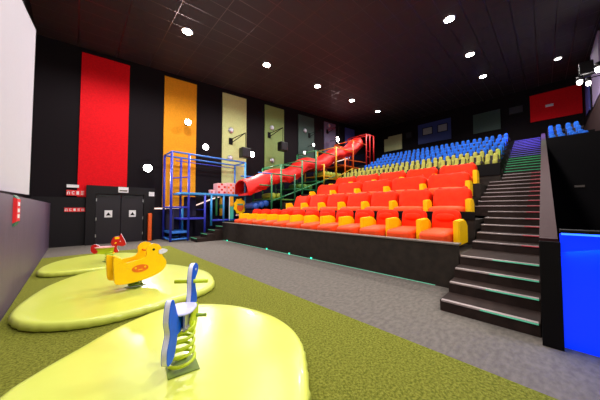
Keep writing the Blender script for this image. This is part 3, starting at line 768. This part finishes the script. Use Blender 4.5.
bracket(15.9, 8.3, .9, .9, 'wall bracket on the lavender panel', False)
def disc(x, z, label, m='white', y=13.12):
    t = thing('round_light', label, 'wall light', (x, y, z))
    link('ring', lathe([(.02, 0), (.17, 0), (.17, -.05), (.13, -.08), (.02, -.08)], 20, 'Y'), 'steel', t, smooth=False)
    link('dome', lathe([(.001, -.13), (.06, -.125), (.1, -.1), (.115, -.08), (.001, -.08)], 18, 'Y'), m, t, smooth=True)
disc(6.74, 6.25, 'small round wall light near the top of the pale olive panel', 'hd_white')
disc(6.70, 4.55, 'small round wall light low on the pale olive panel', 'hd_white')
disc(9.83, 7.15, 'small round wall light near the top of the mid green panel', 'hd_white')
disc(9.85, 4.85, 'small round wall light low on the mid green panel', 'hd_white')
disc(13.1, 7.7, 'small round wall light high on the dark teal panel', 'hd_white')
disc(13.0, 5.9, 'small round wall light low on the dark teal panel', 'bulb_dim')
disc(16.1, 8.85, 'small round wall light high on the lavender panel', 'hd_pink')
# right wall: speaker with lamps
t = thing('loudspeaker', 'black speaker box mounted high on the right wall', 'speaker', (15.7, -1.35, 7.48))
link('cabinet', box(-.2, .2, -.2, .2, -.27, .27, bev=.03), 'black_gloss', t)
link('mount_arm', rod((0, -.2, 0), (0, -.499, 0), .04), 'black', t)
for x, y, z, r, lab in ((15.2, -1.13, 6.88, .10, 'left lamp under the speaker on the right wall'), (15.9, -1.42, 6.98, .09, 'middle lamp under the speaker on the right wall'), (13.6, -1.46, 6.62, .10, 'lamp on the right wall nearest the picture edge')):
    s = thing('spotlight', lab, 'spotlight', (x, y, z))
    link('housing', lathe([(.04, .2), (r, .17), (r*1.05, 0), (r*.6, -.0)], 16, 'Z'), 'black_gloss', s, smooth=True)
    link('lens', puff(0, 0, -.07, r*1.7, r*1.7, .22, n=2.2, cuts=5), 'bulb_dim', s, smooth=True)
    link('yoke', rod((0, 0, .15), (0, -1.849-y, .15), .02), 'black', s)
    lamp('POINT', (x, y+.05, z-.4), 25, size=.1)
for x, lab in ((.6, 'first added fill spotlight out of view on the right wall, nearest the screen'), (4.2, 'second added fill spotlight out of view on the right wall'), (8.0, 'third added fill spotlight out of view on the right wall')):  # added out of view as fill for the near side, mirroring the far row
    s = thing('spotlight', lab, 'spotlight', (x, -1.6, 5.0), PI)
    link('housing', lathe([(.03, .2), (.13, .17), (.15, .02), (.15, 0), (.13, 0), (.13, .03), (.01, .03)], 18, 'Y'), 'black_gloss', s, smooth=True)
    link('lens', lathe([(.001, .005), (.125, .005), (.125, .02), (.001, .02)], 18, 'Y'), 'bulb', s)
    link('yoke', rod((0, .18, 0), (0, .249, 0), .03), 'black', s)
    lamp('SPOT', (x, -1.5, 5.0), 320, size=.12, rot=(math.radians(62), 0, 0), spot=math.radians(140), blend=.8)
t = thing('exit_sign', 'small lit white exit sign on the red rear panel', 'sign', (23.17, -.55, 8.45))
link('housing', box(0, .05, 0, .38, 0, .16, bev=.004), 'hd_white', t)

# ================================================================ CEILING DOWNLIGHTS
def downlight(x, y, label, vis=True, power=DOWN_W, m='bulb', r=.17):
    z = ceil_z(x)
    if vis:
        t = thing('ceiling_downlight', label, 'ceiling light', (x, y, z))
        link('trim_ring', lathe([(r*1.3, .03), (r*1.3, -.03), (r, -.04), (r, .02)], 24, 'Z'), 'steel', t, smooth=False)
        link('diffuser', lathe([(.001, -.045), (r, -.045), (r, -.02), (.001, -.02)], 24, 'Z'), m, t)
    if power: lamp('SPOT', (x, y, z-.1), power, size=r, rot=(0, 0, 0), spot=math.radians(158), blend=.5)
for i, x in enumerate((.3, 3.0, 6.78, 10.6, 14.3, 18.1)):
    downlight(x, 9.5, 'round ceiling downlight over the playground side, %s of six counted from the screen' % ordinal(i))
for i, x in enumerate((10.55, 14.3, 17.9)):
    downlight(x, 2.45, 'round ceiling downlight above the stairs side, %s one of three' % ['largest and highest', 'middle', 'smallest and lowest'][i])
downlight(18.84, -.68, 'small oval ceiling light above the red rear panel', power=60, m='bulb_dim', r=.14)
for x in (-.2, 3.0, 6.8): downlight(x, 2.45, '', vis=False)
# coloured step lighting
l = lamp('AREA', (16.9, .62, 8.0), 150, (.24, .2, 1), size=2.6, size_y=.4); l.data.spread = math.radians(45)
l = lamp('AREA', (13.9, .62, 6.6), 22, (.15, 1, .4), size=1.8, size_y=.4); l.data.spread = math.radians(45)
# LED under the parapet cap
lamp('AREA', (3.825, -.97, 1.21), 14, (.0, .14, 1), size=1.7, size_y=.04, rot=(0, math.radians(12), PI/2))
